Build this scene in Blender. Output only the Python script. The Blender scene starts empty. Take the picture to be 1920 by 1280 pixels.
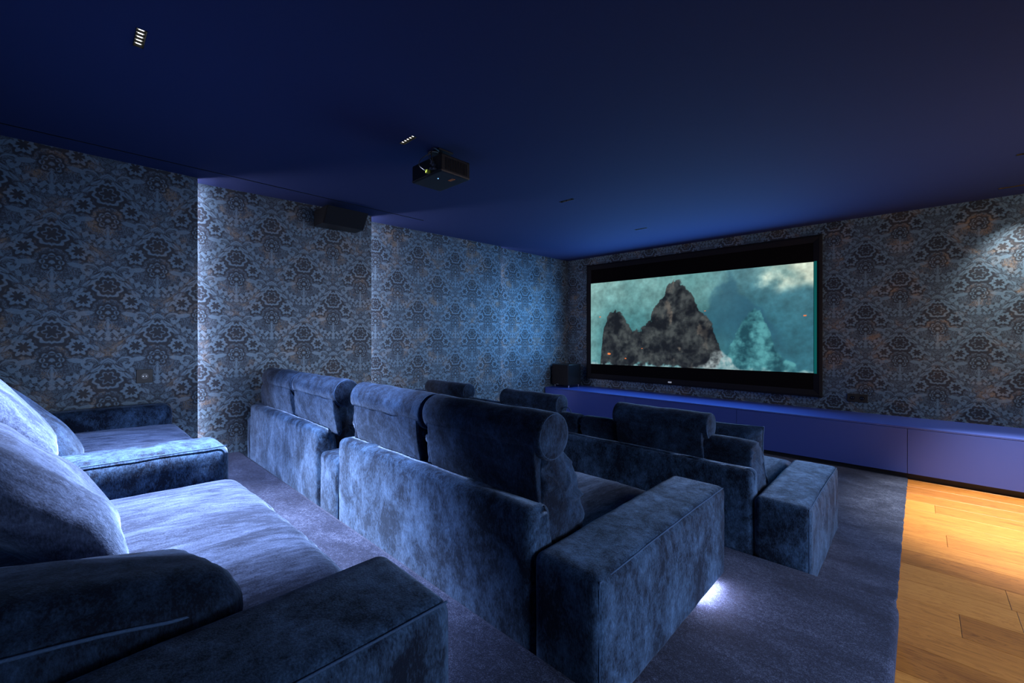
import bpy, bmesh, math, random
from mathutils import Vector, Matrix, noise as mn

random.seed(7)
PI = math.pi
SC = bpy.context.scene
COL = SC.collection

# ------------------------------------------------------------------ camera, world, lights, exposure
cam_d = bpy.data.cameras.new('camera')
cam = bpy.data.objects.new('camera', cam_d)
COL.objects.link(cam)
cam_d.sensor_width = 36.0
cam_d.lens = 796.0 / 1920.0 * 36.0
cam_d.shift_y = -12.0 / 1920.0
cam_d.clip_start = 0.02
cam.location = (0, 0, 1.30)
cam.rotation_euler = (PI / 2, 0, math.radians(43.9))
SC.camera = cam

world = bpy.data.worlds.new('world')
SC.world = world
world.use_nodes = True
world.node_tree.nodes['Background'].inputs[0].default_value = (0.05, 0.10, 0.30, 1)
world.node_tree.nodes['Background'].inputs[1].default_value = 0.3

vs = SC.view_settings
vs.view_transform = 'Standard'
vs.look = 'None'
vs.gamma = 1.0
vs.exposure = 0.0
vs.use_curve_mapping = False


def area(name, loc, target, sx, sy, power, color, spread=180):
    d = bpy.data.lights.new(name, 'AREA')
    d.shape = 'RECTANGLE'
    d.size = sx
    d.size_y = sy
    d.energy = power
    d.color = color
    d.spread = math.radians(spread)
    o = bpy.data.objects.new(name, d)
    COL.objects.link(o)
    o.location = loc
    v = Vector(target) - Vector(loc)
    o.rotation_euler = v.to_track_quat('-Z', 'Y').to_euler()
    return o


def spot(name, loc, target, power, color, ang, blend, r=0.03):
    d = bpy.data.lights.new(name, 'SPOT')
    d.energy = power
    d.color = color
    d.spot_size = math.radians(ang)
    d.spot_blend = blend
    d.shadow_soft_size = r
    o = bpy.data.objects.new(name, d)
    COL.objects.link(o)
    o.location = loc
    v = Vector(target) - Vector(loc)
    o.rotation_euler = v.to_track_quat('-Z', 'Y').to_euler()
    return o


# light that the projected picture throws back into the room
area('screen_glow', (-2.35, 5.72, 1.5), (-2.35, 0, 1.5), 2.9, 1.25, 66, (0.16, 0.47, 1.0))
# unseen fill lamps added at the right side and rear of the room
area('room_fill_right', (2.45, 2.1, 1.15), (-1.2, 2.2, -0.45), 3.2, 1.0, 50, (0.58, 0.70, 1.0), 80)
area('room_fill_front_right', (1.9, 4.0, 1.9), (-1.2, 3.6, 0.8), 1.6, 0.7, 17, (1.0, 0.86, 0.86), 120)
area('room_fill_right_corner', (2.0, 4.9, 2.2), (0.5, 5.84, 1.2), 0.9, 0.6, 10, (1.0, 0.92, 0.86), 150)
area('room_fill_rear', (0.9, -1.2, 2.0), (-1.5, 2.0, 0.4), 1.6, 0.9, 2, (0.30, 0.52, 1.0))
# downlights that are switched on
spot('downlight_rear_sofa', (-2.37, 0.20, 2.53), (-2.22, 0.28, 0), 1550, (0.74, 0.78, 1.0), 62, 0.9, 0.035)
spot('downlight_rear_sofa_spill', (-2.38, 0.20, 2.53), (-2.55, 0.42, 0), 700, (0.52, 0.62, 1.0), 82, 0.5, 0.035)
spot('downlight_middle_sofa', (-2.37, 1.50, 2.53), (-2.37, 1.50, 0), 150, (0.62, 0.70, 1.0), 70, 0.7, 0.035)
spot('downlight_wood_floor', (0.55, 4.55, 2.53), (0.66, 4.45, 0), 1450, (1.0, 0.92, 0.80), 56, 1.0, 0.03)
spot('downlight_wall_wash', (0.57, 5.50, 2.53), (0.80, 5.95, 0.9), 70, (1.0, 0.96, 0.94), 80, 1.0, 0.03)


# ------------------------------------------------------------------ node expression helper
class E:
    """wraps a float socket so shader maths can be written as expressions"""
    nt = None

    def __init__(self, s):
        self.s = s

    @staticmethod
    def op(kind, *a, clamp=False):
        n = E.nt.nodes.new('ShaderNodeMath')
        n.operation = kind
        n.use_clamp = clamp
        for i, x in enumerate(a):
            if isinstance(x, E):
                E.nt.links.new(x.s, n.inputs[i])
            else:
                n.inputs[i].default_value = float(x)
        return E(n.outputs[0])

    def __add__(s, o): return E.op('ADD', s, o)
    __radd__ = __add__
    def __sub__(s, o): return E.op('SUBTRACT', s, o)
    def __rsub__(s, o): return E.op('SUBTRACT', o, s)
    def __mul__(s, o): return E.op('MULTIPLY', s, o)
    __rmul__ = __mul__
    def __truediv__(s, o): return E.op('DIVIDE', s, o)


def ab(x): return E.op('ABSOLUTE', x)
def sin(x): return E.op('SINE', x)
def cos(x): return E.op('COSINE', x)
def atan2(y, x): return E.op('ARCTAN2', y, x)
def sq(x): return E.op('SQRT', x)
def mx(a, b): return E.op('MAXIMUM', a, b)
def mi(a, b): return E.op('MINIMUM', a, b)
def length(a, b): return sq(a * a + b * b)
def wrap(x, lo, hi): return E.op('WRAP', x, hi, lo)
def sat(x): return E.op('MULTIPLY', x, 1.0, clamp=True)
def inside(d, k=1.6): return E.op('MULTIPLY_ADD', d, -k, 0.5, clamp=True)   # 1 where d<0
def mixf(a, b, t): return a + (b - a) * t


def new_mat(name):
    m = bpy.data.materials.new(name)
    m.use_nodes = True
    nt = m.node_tree
    nt.nodes.clear()
    out = nt.nodes.new('ShaderNodeOutputMaterial')
    b = nt.nodes.new('ShaderNodeBsdfPrincipled')
    nt.links.new(b.outputs[0], out.inputs[0])
    E.nt = nt
    return m, nt, b, out


def plain(name, col, rough=0.5, spec=0.5, metal=0.0, bump=None, var=0.0, coat=0.0, emit=None, strength=0):
    m, nt, b, out = new_mat(name)
    b.inputs['Base Color'].default_value = (*col, 1)
    b.inputs['Roughness'].default_value = rough
    b.inputs['Specular IOR Level'].default_value = spec
    b.inputs['Metallic'].default_value = metal
    b.inputs['Coat Weight'].default_value = coat
    if emit:
        b.inputs['Emission Color'].default_value = (*emit, 1)
        b.inputs['Emission Strength'].default_value = strength
    g = nt.nodes.new('ShaderNodeNewGeometry')
    nz = nt.nodes.new('ShaderNodeTexNoise')
    nz.inputs['Scale'].default_value = (bump or (40, 0))[0]
    nz.inputs['Detail'].default_value = 3
    nt.links.new(g.outputs['Position'], nz.inputs['Vector'])
    if bump:
        bp = nt.nodes.new('ShaderNodeBump')
        bp.inputs['Strength'].default_value = bump[1]
        bp.inputs['Distance'].default_value = 0.002
        nt.links.new(nz.outputs[0], bp.inputs['Height'])
        nt.links.new(bp.outputs[0], b.inputs['Normal'])
    if var:
        mixn = nt.nodes.new('ShaderNodeMix')
        mixn.data_type = 'RGBA'
        mixn.inputs['A'].default_value = (*[c * (1 - var) for c in col], 1)
        mixn.inputs['B'].default_value = (*[min(1, c * (1 + var)) for c in col], 1)
        nt.links.new(nz.outputs[0], mixn.inputs['Factor'])
        nt.links.new(mixn.outputs['Result'], b.inputs['Base Color'])
    return m


def ramp(nt, fac, stops):
    r = nt.nodes.new('ShaderNodeValToRGB')
    cr = r.color_ramp
    while len(cr.elements) < len(stops):
        cr.elements.new(0.5)
    for e, (p, c) in zip(cr.elements, stops):
        e.position = p
        e.color = (*c, 1)
    nt.links.new(fac, r.inputs[0])
    return r.outputs[0]


def mapped(nt, scale, loc=(0, 0, 0)):
    g = nt.nodes.new('ShaderNodeNewGeometry')
    mp = nt.nodes.new('ShaderNodeMapping')
    mp.inputs['Scale'].default_value = scale
    mp.inputs['Location'].default_value = loc
    nt.links.new(g.outputs['Position'], mp.inputs[0])
    return mp.outputs[0]


def tex_noise(nt, vec, scale, detail=3, rough=0.5, dist=0.0):
    n = nt.nodes.new('ShaderNodeTexNoise')
    n.inputs['Scale'].default_value = scale
    n.inputs['Detail'].default_value = detail
    n.inputs['Roughness'].default_value = rough
    n.inputs['Distortion'].default_value = dist
    nt.links.new(vec, n.inputs['Vector'])
    return n.outputs[0]


# ---- velvet: dark nap with crushed lighter patches, sheen at grazing angles
def velvet(name, dark, light, sheen=0.8, vscale=(1, 1, 0.7), wr=0.0):
    m, nt, b, out = new_mat(name)
    vec = mapped(nt, vscale)
    n1 = E(tex_noise(nt, vec, 6.5, 5, 0.65, 0.6))
    n2 = E(tex_noise(nt, vec, 34.0, 5, 0.7, 0.3))
    n3 = E(tex_noise(nt, mapped(nt, (1, 1, 0.35)), 230.0, 3, 0.7))
    f = sat((n1 * 0.62 + n2 * 0.42 + n3 * 0.40 - 0.635) * 3.5)
    c = ramp(nt, f.s, [(0.0, dark), (0.5, tuple(0.6 * a + 0.4 * bb for a, bb in zip(dark, light))), (1.0, light)])
    nt.links.new(c, b.inputs['Base Color'])
    b.inputs['Roughness'].default_value = 0.85
    b.inputs['Specular IOR Level'].default_value = 0.15
    sh = f * (sheen * 0.6) + sheen * 0.3
    nt.links.new(sh.s, b.inputs['Sheen Weight'])
    b.inputs['Sheen Roughness'].default_value = 0.42
    b.inputs['Sheen Tint'].default_value = (0.44, 0.64, 0.95, 1)
    bp = nt.nodes.new('ShaderNodeBump')
    bp.inputs['Strength'].default_value = 0.5
    bp.inputs['Distance'].default_value = 0.004
    h = n2 * 0.8 + n3 * 0.5
    nt.links.new(h.s, bp.inputs['Height'])
    nt.links.new(bp.outputs[0], b.inputs['Normal'])
    return m


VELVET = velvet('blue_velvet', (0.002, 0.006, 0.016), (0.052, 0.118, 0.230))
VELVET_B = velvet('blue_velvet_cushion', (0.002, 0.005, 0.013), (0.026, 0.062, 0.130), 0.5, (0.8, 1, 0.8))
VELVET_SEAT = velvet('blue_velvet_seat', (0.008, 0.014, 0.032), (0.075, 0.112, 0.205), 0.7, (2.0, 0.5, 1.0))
PIPING = plain('piping_velvet', (0.035, 0.075, 0.15), 0.8, 0.2, var=0.5, bump=(300, 0.5))

# ---- carpet
def carpet():
    m, nt, b, out = new_mat('navy_carpet')
    vec = mapped(nt, (1, 1, 1))
    big = E(tex_noise(nt, mapped(nt, (1.0, 1.8, 1)), 3.5, 4, 0.6, 0.6))
    mid = E(tex_noise(nt, vec, 60, 3, 0.6))
    fine = E(tex_noise(nt, vec, 270, 3, 0.75))
    f = sat((big * 0.34 + mid * 0.25 + fine * 0.75 - 0.52) * 3.0)
    c = ramp(nt, f.s, [(0.0, (0.004, 0.006, 0.014)), (0.5, (0.018, 0.026, 0.052)), (1.0, (0.110, 0.140, 0.230))])
    nt.links.new(c, b.inputs['Base Color'])
    b.inputs['Roughness'].default_value = 0.95
    b.inputs['Specular IOR Level'].default_value = 0.05
    b.inputs['Sheen Weight'].default_value = 0.15
    b.inputs['Sheen Roughness'].default_value = 0.5
    b.inputs['Sheen Tint'].default_value = (0.6, 0.65, 0.9, 1)
    bp = nt.nodes.new('ShaderNodeBump')
    bp.inputs['Strength'].default_value = 0.9
    bp.inputs['Distance'].default_value = 0.008
    h = fine * 0.8 + mid * 0.5 + big * 0.6
    nt.links.new(h.s, bp.inputs['Height'])
    nt.links.new(bp.outputs[0], b.inputs['Normal'])
    return m


CARPET = carpet()


# ---- damask wallpaper, all in shader maths
def damask(name, axis, h0, z0, sheen=1.0):
    m, nt, b, out = new_mat(name)
    g = nt.nodes.new('ShaderNodeNewGeometry')
    sp = nt.nodes.new('ShaderNodeSeparateXYZ')
    nt.links.new(g.outputs['Position'], sp.inputs[0])
    h = E(sp.outputs[axis]) - h0
    z = E(sp.outputs[2]) - z0
    px = wrap(h, -0.27, 0.27)
    py = wrap(z, -0.325, 0.325)
    apx = ab(px)
    other = E.op('GREATER_THAN', apx / 0.27 + ab(py) / 0.325, 1.0)
    a = mixf(apx, 0.27 - apx, other) * 100
    y = mixf(py, py - E.op('SIGN', py) * 0.325, other) * 100
    # a little distortion so edges look hand drawn
    cb = nt.nodes.new('ShaderNodeCombineXYZ')
    nt.links.new(a.s, cb.inputs[0])
    nt.links.new(y.s, cb.inputs[1])
    w = E(tex_noise(nt, cb.outputs[0], 0.42, 2, 0.5)) - 0.5
    w2 = E(tex_noise(nt, cb.outputs[0], 0.17, 3, 0.55, 1.2)) - 0.5
    a1 = a + w * 1.6
    y1 = y - w * 1.6
    # crown palmette
    r1 = length(a1, y1 - 15)
    t1 = atan2(y1 - 15, a1)
    R1 = 8.2 + ab(sin(t1 * 4.5)) * 1.7
    crown_ring = inside(ab(r1 - R1 * 0.78) - 0.75)
    crown_in = inside(ab(r1 - 3.6 - cos(t1 * 6) * 0.8) - 0.45)
    crown_disc = inside(r1 - R1 - 0.9)
    # side flower
    r2 = length(a1 - 12.3, y1 - 5)
    t2 = atan2(y1 - 5, a1 - 12.3)
    R2 = 5.6 + cos(t2 * 6) * 0.9
    fl = inside(ab(r2 - R2 * 0.72) - 1.05 - cos(t2 * 12) * 0.5)
    fl_disc = inside(r2 - R2 - 1.1)
    # rosette
    r3 = length(a1, y1 + 3.8)
    t3 = atan2(y1 + 3.8, a1)
    bead = inside(ab(r3 - 4.4) - 1.5 * ab(cos(t3 * 4))) - inside(ab(r3 - 4.4) - 0.55 * ab(cos(t3 * 4)))
    ros_in = inside(r3 - 1.3)
    ros_disc = inside(r3 - 6.8 - cos(t3 * 8) * 0.5)
    # leaf beside the rosette
    la = (a1 - 11.5) / 4.6
    lb = (y1 + 4.6 + (a1 - 11.5) * 0.22) / 1.7
    leaf = inside((la * la + lb * lb - 1.0) * 1.5)
    # stem and fleur
    st = inside(a1 - 0.7) * inside(ab(y1 + 15) - 7)
    pa = a1 / 2.0
    pb = (y1 + 12.5) / 3.2
    bud = inside(ab(pa * pa + pb * pb - 1.0) * 1.6 - 0.35)
    # garland wings
    gy = y1 + 18.5 - a1 * a1 * 0.028 - sin(a1 * 0.9) * 0.7
    wing = mx(inside(ab(gy) - 1.5 - sin(a1 * 1.5 + y1 * 0.6) * 1.1), inside(ab(gy + 4.2) - 0.8 - sin(a1 * 2.2) * 0.7)) * inside(a1 - 19)
    wing_d = inside(ab(gy + 2.0) - 4.6) * inside(a1 - 20)
    # scroll
    r5 = length(a1 - 17.5, y1 + 7.2)
    t5 = atan2(y1 + 7.2, a1 - 17.5)
    scroll = sat((sin(t5 + r5 * 1.45) - 0.1) * 2.5) * inside(r5 - 4.9)
    scroll_d = inside(r5 - 6)
    upper = sat((y1 + 7) * 0.25)
    # plume leaves along the diamond border
    D = a1 / 27 + ab(y1) / 32.5
    Dw = D - 0.87 + sin(y1 * 0.9) * 0.02
    plume = inside((ab(Dw) - 0.085 * ab(sin(y1 * 0.62 + a1 * 0.1))) * 26) - inside((ab(Dw) - 0.010) * 30) * 0.8
    plume = sat(plume) * upper
    plume_d = inside((ab(D - 0.87) - 0.10) * 26) * 0.6
    # tendrils : contour lines of a mirrored noise
    tend = inside((ab(w2) - 0.018) * 60) * 0.6
    w3 = E(tex_noise(nt, cb.outputs[0], 0.42, 3, 0.5, 0.8)) - 0.5
    tend2 = mx(inside((ab(w2 - 0.10) - 0.014) * 60) * 0.6, inside((ab(w3) - 0.022) * 40) * 0.55)
    fil = inside((ab(w3 + 0.06) - 0.025) * 40) * 0.8
    darkm = mx(fil, mx(mx(crown_disc, fl_disc), mx(ros_disc, scroll_d)))
    darkm = mx(darkm, mx(wing_d, plume_d))
    motif_discs = mx(mx(crown_disc, fl_disc), ros_disc)
    light = mx(mx(mx(crown_ring, crown_in * 0.8), mx(fl, bead)), mx(mx(ros_in, leaf), mx(st, bud)))
    light = mx(light, mx(mx(wing, scroll), plume))
    light = mx(light, mx(tend, tend2) * (1 - motif_discs))
    light = sat(light)
    # worn background
    vec = g.outputs['Position']
    wear = E(tex_noise(nt, vec, 4.5, 5, 0.65, 0.4))
    wear2 = E(tex_noise(nt, vec, 90, 3, 0.7))
    ochre = sat((wear - 0.52) * 7 + (wear2 - 0.5) * 1.5)
    bgm = nt.nodes.new('ShaderNodeMix'); bgm.data_type = 'RGBA'
    bgm.inputs['A'].default_value = (0.052, 0.072, 0.096, 1)
    bgm.inputs['B'].default_value = (0.300, 0.195, 0.100, 1)
    nt.links.new((ochre * 0.8).s, bgm.inputs['Factor'])
    dk = nt.nodes.new('ShaderNodeMix'); dk.data_type = 'RGBA'
    nt.links.new((darkm * 0.85).s, dk.inputs['Factor'])
    nt.links.new(bgm.outputs['Result'], dk.inputs['A'])
    dk.inputs['B'].default_value = (0.020, 0.026, 0.036, 1)
    lt = nt.nodes.new('ShaderNodeMix'); lt.data_type = 'RGBA'
    nt.links.new((light * (0.45 + wear2 * 0.8)).s, lt.inputs['Factor'])
    nt.links.new(dk.outputs['Result'], lt.inputs['A'])
    lm = nt.nodes.new('ShaderNodeMix'); lm.data_type = 'RGBA'
    lm.inputs['A'].default_value = (0.150, 0.245, 0.320, 1)
    lm.inputs['B'].default_value = (0.330, 0.300, 0.270, 1)
    nt.links.new((ochre * 0.45).s, lm.inputs['Factor'])
    nt.links.new(lm.outputs['Result'], lt.inputs['B'])
    nt.links.new(lt.outputs['Result'], b.inputs['Base Color'])
    nt.links.new((0.52 - light * 0.12).s, b.inputs['Roughness'])
    b.inputs['Metallic'].default_value = 0.15
    b.inputs['Specular IOR Level'].default_value = 0.5 * sheen
    bp = nt.nodes.new('ShaderNodeBump')
    bp.inputs['Strength'].default_value = 0.35
    bp.inputs['Distance'].default_value = 0.002
    nt.links.new((light * 0.7 + wear2 * 0.6).s, bp.inputs['Height'])
    nt.links.new(bp.outputs[0], b.inputs['Normal'])
    return m


WALL_L = damask('damask_wallpaper_side', 1, 0.182, 1.496)
WALL_F = damask('damask_wallpaper_front', 0, -0.42, 1.40)
CEIL = plain('blue_ceiling_paint', (0.027, 0.043, 0.130), 0.9, 0.2, bump=(200, 0.05))
LACQ = plain('blue_matt_lacquer', (0.044, 0.080, 0.350), 0.36, 0.45, bump=(300, 0.03))
PLINTH = plain('dark_plinth', (0.02, 0.022, 0.03), 0.5, 0.4, var=0.2)
BLACK = plain('black_plastic', (0.012, 0.012, 0.013), 0.45, 0.45, var=0.3)
MATTE = plain('black_frame_fabric', (0.008, 0.008, 0.010), 0.8, 0.25, bump=(700, 0.3))
BARS = plain('dark_screen_cloth', (0.004, 0.003, 0.003), 0.9, 0.1, var=0.2)
GLOSS = plain('black_gloss', (0.010, 0.012, 0.015), 0.2, 0.5, var=0.2)
STEEL = plain('brushed_steel', (0.7, 0.7, 0.72), 0.3, 0.5, 1.0, var=0.1)
SOCK = plain('dark_bronze_plastic', (0.030, 0.028, 0.022), 0.4, 0.4, var=0.2)
ORANGE = plain('orange_sticker', (0.65, 0.20, 0.05), 0.6, 0.3, var=0.2, emit=(0.6, 0.18, 0.05), strength=0.0)
YELLOW = plain('yellow_plug', (0.45, 0.50, 0.05), 0.5, 0.4, var=0.2)
CABLE = plain('grey_cable', (0.12, 0.12, 0.12), 0.5, 0.4, var=0.2)
LENS = plain('lamp_lens', (1, 1, 1), 0.3, emit=(0.95, 0.95, 1.0), strength=3.0)
LENS_OFF = plain('lamp_lens_off', (0.05, 0.05, 0.06), 0.15, 0.6, var=0.2)
CELL = plain('bronze_reflector', (0.12, 0.115, 0.08), 0.25, 0.6, 0.8, var=0.2)
STRIP = plain('led_strip', (1, 1, 1), 0.3, emit=(0.78, 0.76, 1.0), strength=60.0)
STRIP2 = plain('led_strip_floor', (1, 1, 1), 0.3, emit=(0.72, 0.72, 1.0), strength=240.0)
BLUELED = plain('status_lamp', (0.1, 0.3, 1), 0.3, emit=(0.2, 0.5, 1.0), strength=3.0)
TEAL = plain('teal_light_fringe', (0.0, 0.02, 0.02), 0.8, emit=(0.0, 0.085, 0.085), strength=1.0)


def oak():
    m, nt, b, out = new_mat('oak_plank')
    oi = nt.nodes.new('ShaderNodeObjectInfo')
    rnd = E(oi.outputs['Random'])
    g = nt.nodes.new('ShaderNodeNewGeometry')
    sp = nt.nodes.new('ShaderNodeSeparateXYZ')
    nt.links.new(g.outputs['Position'], sp.inputs[0])
    cb = nt.nodes.new('ShaderNodeCombineXYZ')
    nt.links.new((E(sp.outputs[0]) * 1.0 + rnd * 13).s, cb.inputs[0])
    nt.links.new((E(sp.outputs[1]) * 9.0).s, cb.inputs[1])
    nt.links.new((rnd * 31).s, cb.inputs[2])
    gr = E(tex_noise(nt, cb.outputs[0], 2.2, 6, 0.62, 1.1))
    cb2 = nt.nodes.new('ShaderNodeCombineXYZ')
    nt.links.new((E(sp.outputs[0]) * 3.0).s, cb2.inputs[0])
    nt.links.new((E(sp.outputs[1]) * 110.0).s, cb2.inputs[1])
    nt.links.new((rnd * 17).s, cb2.inputs[2])
    pore = E(tex_noise(nt, cb2.outputs[0], 2.0, 3, 0.6))
    line = sat((ab(sin(gr * 26)) - 0.12) * 1.6)
    f = sat(line * 0.28 + gr * 0.5 + (pore - 0.5) * 0.5 + (rnd - 0.5) * 0.45)
    c = ramp(nt, f.s, [(0.0, (0.16, 0.052, 0.008)), (0.45, (0.36, 0.140, 0.024)), (1.0, (0.58, 0.275, 0.062))])
    nt.links.new(c, b.inputs['Base Color'])
    b.inputs['Roughness'].default_value = 0.42
    bp = nt.nodes.new('ShaderNodeBump')
    bp.inputs['Strength'].default_value = 0.15
    bp.inputs['Distance'].default_value = 0.001
    nt.links.new(pore.s, bp.inputs['Height'])
    nt.links.new(bp.outputs[0], b.inputs['Normal'])
    return m


OAK = oak()


# ------------------------------------------------------------------ object helpers
def props(o, label=None, cat=None, group=None, kind=None):
    if label: o['label'] = label
    if cat: o['category'] = cat
    if group: o['group'] = group
    if kind: o['kind'] = kind
    return o


def empty(name, loc, label=None, cat=None, group=None, kind=None):
    o = bpy.data.objects.new(name, None)
    o.empty_display_size = 0.05
    o.location = loc
    COL.objects.link(o)
    return props(o, label, cat, group, kind)


def world_loc(o):
    v = Vector((0, 0, 0))
    while o:
        v += o.location
        o = o.parent
    return v


def obj(name, data, mat, parent=None, smooth=False, kind=None, label=None):
    """data: bmesh or (verts, faces) in WORLD coordinates; linked as one mesh, made local to its parent"""
    me = bpy.data.meshes.new(name)
    if isinstance(data, tuple):
        me.from_pydata([tuple(v) for v in data[0]], [], data[1])
        bmn = bmesh.new(); bmn.from_mesh(me)
    else:
        bmn = data
    bmesh.ops.recalc_face_normals(bmn, faces=bmn.faces[:])
    off = world_loc(parent) if parent else Vector((0, 0, 0))
    if off.length > 0:
        bmesh.ops.translate(bmn, verts=bmn.verts[:], vec=-off)
    bmn.to_mesh(me)
    bmn.free()
    me.materials.append(mat)
    if smooth:
        me.polygons.foreach_set('use_smooth', [True] * len(me.polygons))
    o = bpy.data.objects.new(name, me)
    COL.objects.link(o)
    if parent:
        o.parent = parent
    if kind: o['kind'] = kind
    if label: o['label'] = label
    return o


def box_bm(x0, x1, y0, y1, z0, z1, bev=0.0, bm=None, seg=2):
    b2 = bmesh.new()
    r = bmesh.ops.create_cube(b2, size=1)
    for v in b2.verts:
        v.co = Vector(((x0 + x1) / 2 + v.co.x * (x1 - x0), (y0 + y1) / 2 + v.co.y * (y1 - y0), (z0 + z1) / 2 + v.co.z * (z1 - z0)))
    if bev:
        bmesh.ops.bevel(b2, geom=b2.edges[:], offset=bev, segments=seg, affect='EDGES', profile=0.5)
    if bm is None:
        return b2
    me = bpy.data.meshes.new('tmp'); b2.to_mesh(me); bm.from_mesh(me); bpy.data.meshes.remove(me); b2.free()
    return bm


def hexa(pts):
    """8 points: bottom 4 (ccw) then top 4"""
    f = [(0, 3, 2, 1), (4, 5, 6, 7), (0, 1, 5, 4), (1, 2, 6, 5), (2, 3, 7, 6), (3, 0, 4, 7)]
    return (pts, f)


def fbm(p, s, o=3):
    return mn.fractal(Vector(p) * s, 1.0, 2.0, o, noise_basis='PERLIN_ORIGINAL')


def softbox(x0, x1, y0, y1, z0, z1, r=0.04, puff=(0.0, 0.0, 0.0), step=0.035, wr=0.003, ws=(9, 9, 9), seed=0.0, flat_bottom=True, fn=None):
    """rounded, slightly swollen upholstery block"""
    lo = (x0, y0, z0); hi = (x1, y1, z1)
    cuts = []
    for i in range(3):
        L = hi[i] - lo[i]
        rr = min(r, L * 0.49)
        pts = [0, rr * 0.12, rr * 0.35, rr * 0.65, rr]
        inner = L - 2 * rr
        n = max(1, int(round(inner / step)))
        pts += [rr + inner * k / n for k in range(1, n)]
        pts += [L - rr, L - rr * 0.65, L - rr * 0.35, L - rr * 0.12, L]
        cuts.append([lo[i] + p for p in pts])
    verts = {}
    vl = []
    faces = []

    def vid(i, j, k):
        key = (i, j, k)
        if key in verts:
            return verts[key]
        p = [cuts[0][i], cuts[1][j], cuts[2][k]]
        q = []
        for a in range(3):
            rr = min(r, (hi[a] - lo[a]) * 0.49)
            q.append(min(max(p[a], lo[a] + rr), hi[a] - rr))
        q = Vector(q); P = Vector(p)
        d = P - q
        nn = d.normalized() if d.length > 1e-9 else Vector((0, 0, 1))
        rr = r if d.length > 1e-9 else 0
        o = Vector([q[a] + nn[a] * min(r, (hi[a] - lo[a]) * 0.49) for a in range(3)]) if rr else P
        uvw = [2 * (p[a] - lo[a]) / (hi[a] - lo[a]) - 1 for a in range(3)]
        def f(t): return max(0.0, 1 - t * t)
        for a in range(3):
            b_, c_ = (a + 1) % 3, (a + 2) % 3
            s = uvw[a]
            o[a] += (1 if s > 0 else -1) * abs(s) ** 3 * puff[a] * f(uvw[b_]) ** 0.7 * f(uvw[c_]) ** 0.7 * (0 if (a == 2 and s < 0 and flat_bottom) else 1)
        if wr:
            k_ = mn.noise(Vector((o.x * ws[0] + seed, o.y * ws[1], o.z * ws[2])))
            k_ += 0.5 * mn.noise(Vector((o.x * ws[0] * 2.1, o.y * ws[1] * 2.1 + seed, o.z * ws[2] * 2.1)))
            if not (flat_bottom and uvw[2] < -0.98):
                o += nn * wr * k_
        if fn:
            o = fn(o, uvw)
        vl.append(o)
        verts[key] = len(vl) - 1
        return verts[key]

    n = [len(c) - 1 for c in cuts]
    for (a, b_, c_) in ((0, 1, 2), (1, 2, 0), (2, 0, 1)):
        for side in (0, n[c_]):
            for i in range(n[a]):
                for j in range(n[b_]):
                    q = []
                    for (di, dj) in ((0, 0), (1, 0), (1, 1), (0, 1)):
                        idx = [0, 0, 0]
                        idx[a] = i + di; idx[b_] = j + dj; idx[c_] = side
                        q.append(vid(*idx))
                    faces.append(tuple(q))
    return (vl, faces)


def tube(points, r, n=6, closed=False):
    pts = [Vector(p) for p in points]
    vl, fs = [], []
    m = len(pts)
    for i, p in enumerate(pts):
        if closed:
            t = pts[(i + 1) % m] - pts[i - 1]
        else:
            t = pts[min(i + 1, m - 1)] - pts[max(i - 1, 0)]
        t.normalize()
        up = Vector((0, 0, 1)) if abs(t.z) < 0.9 else Vector((1, 0, 0))
        s = t.cross(up).normalized(); u = s.cross(t)
        for k in range(n):
            a = 2 * PI * k / n
            vl.append(p + s * math.cos(a) * r + u * math.sin(a) * r)
    rng = m if closed else m - 1
    for i in range(rng):
        j = (i + 1) % m
        for k in range(n):
            fs.append((i * n + k, i * n + (k + 1) % n, j * n + (k + 1) % n, j * n + k))
    if not closed:
        fs.append(tuple(range(n - 1, -1, -1)))
        fs.append(tuple(range((m - 1) * n, m * n)))
    return (vl, fs)


def join(*parts):
    vl, fs = [], []
    for v, f in parts:
        o = len(vl)
        vl += list(v)
        fs += [tuple(i + o for i in q) for q in f]
    return (vl, fs)


def smooth_profile(pts, n=10):
    """closed Catmull-Rom through pts"""
    out = []
    m = len(pts)
    for i in range(m):
        p0, p1, p2, p3 = [Vector(pts[(i + k - 1) % m]) for k in range(4)]
        for j in range(n):
            t = j / n
            out.append(0.5 * ((2 * p1) + (-p0 + p2) * t + (2 * p0 - 5 * p1 + 4 * p2 - p3) * t * t + (-p0 + 3 * p1 - 3 * p2 + p3) * t ** 3))
    return out


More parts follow.
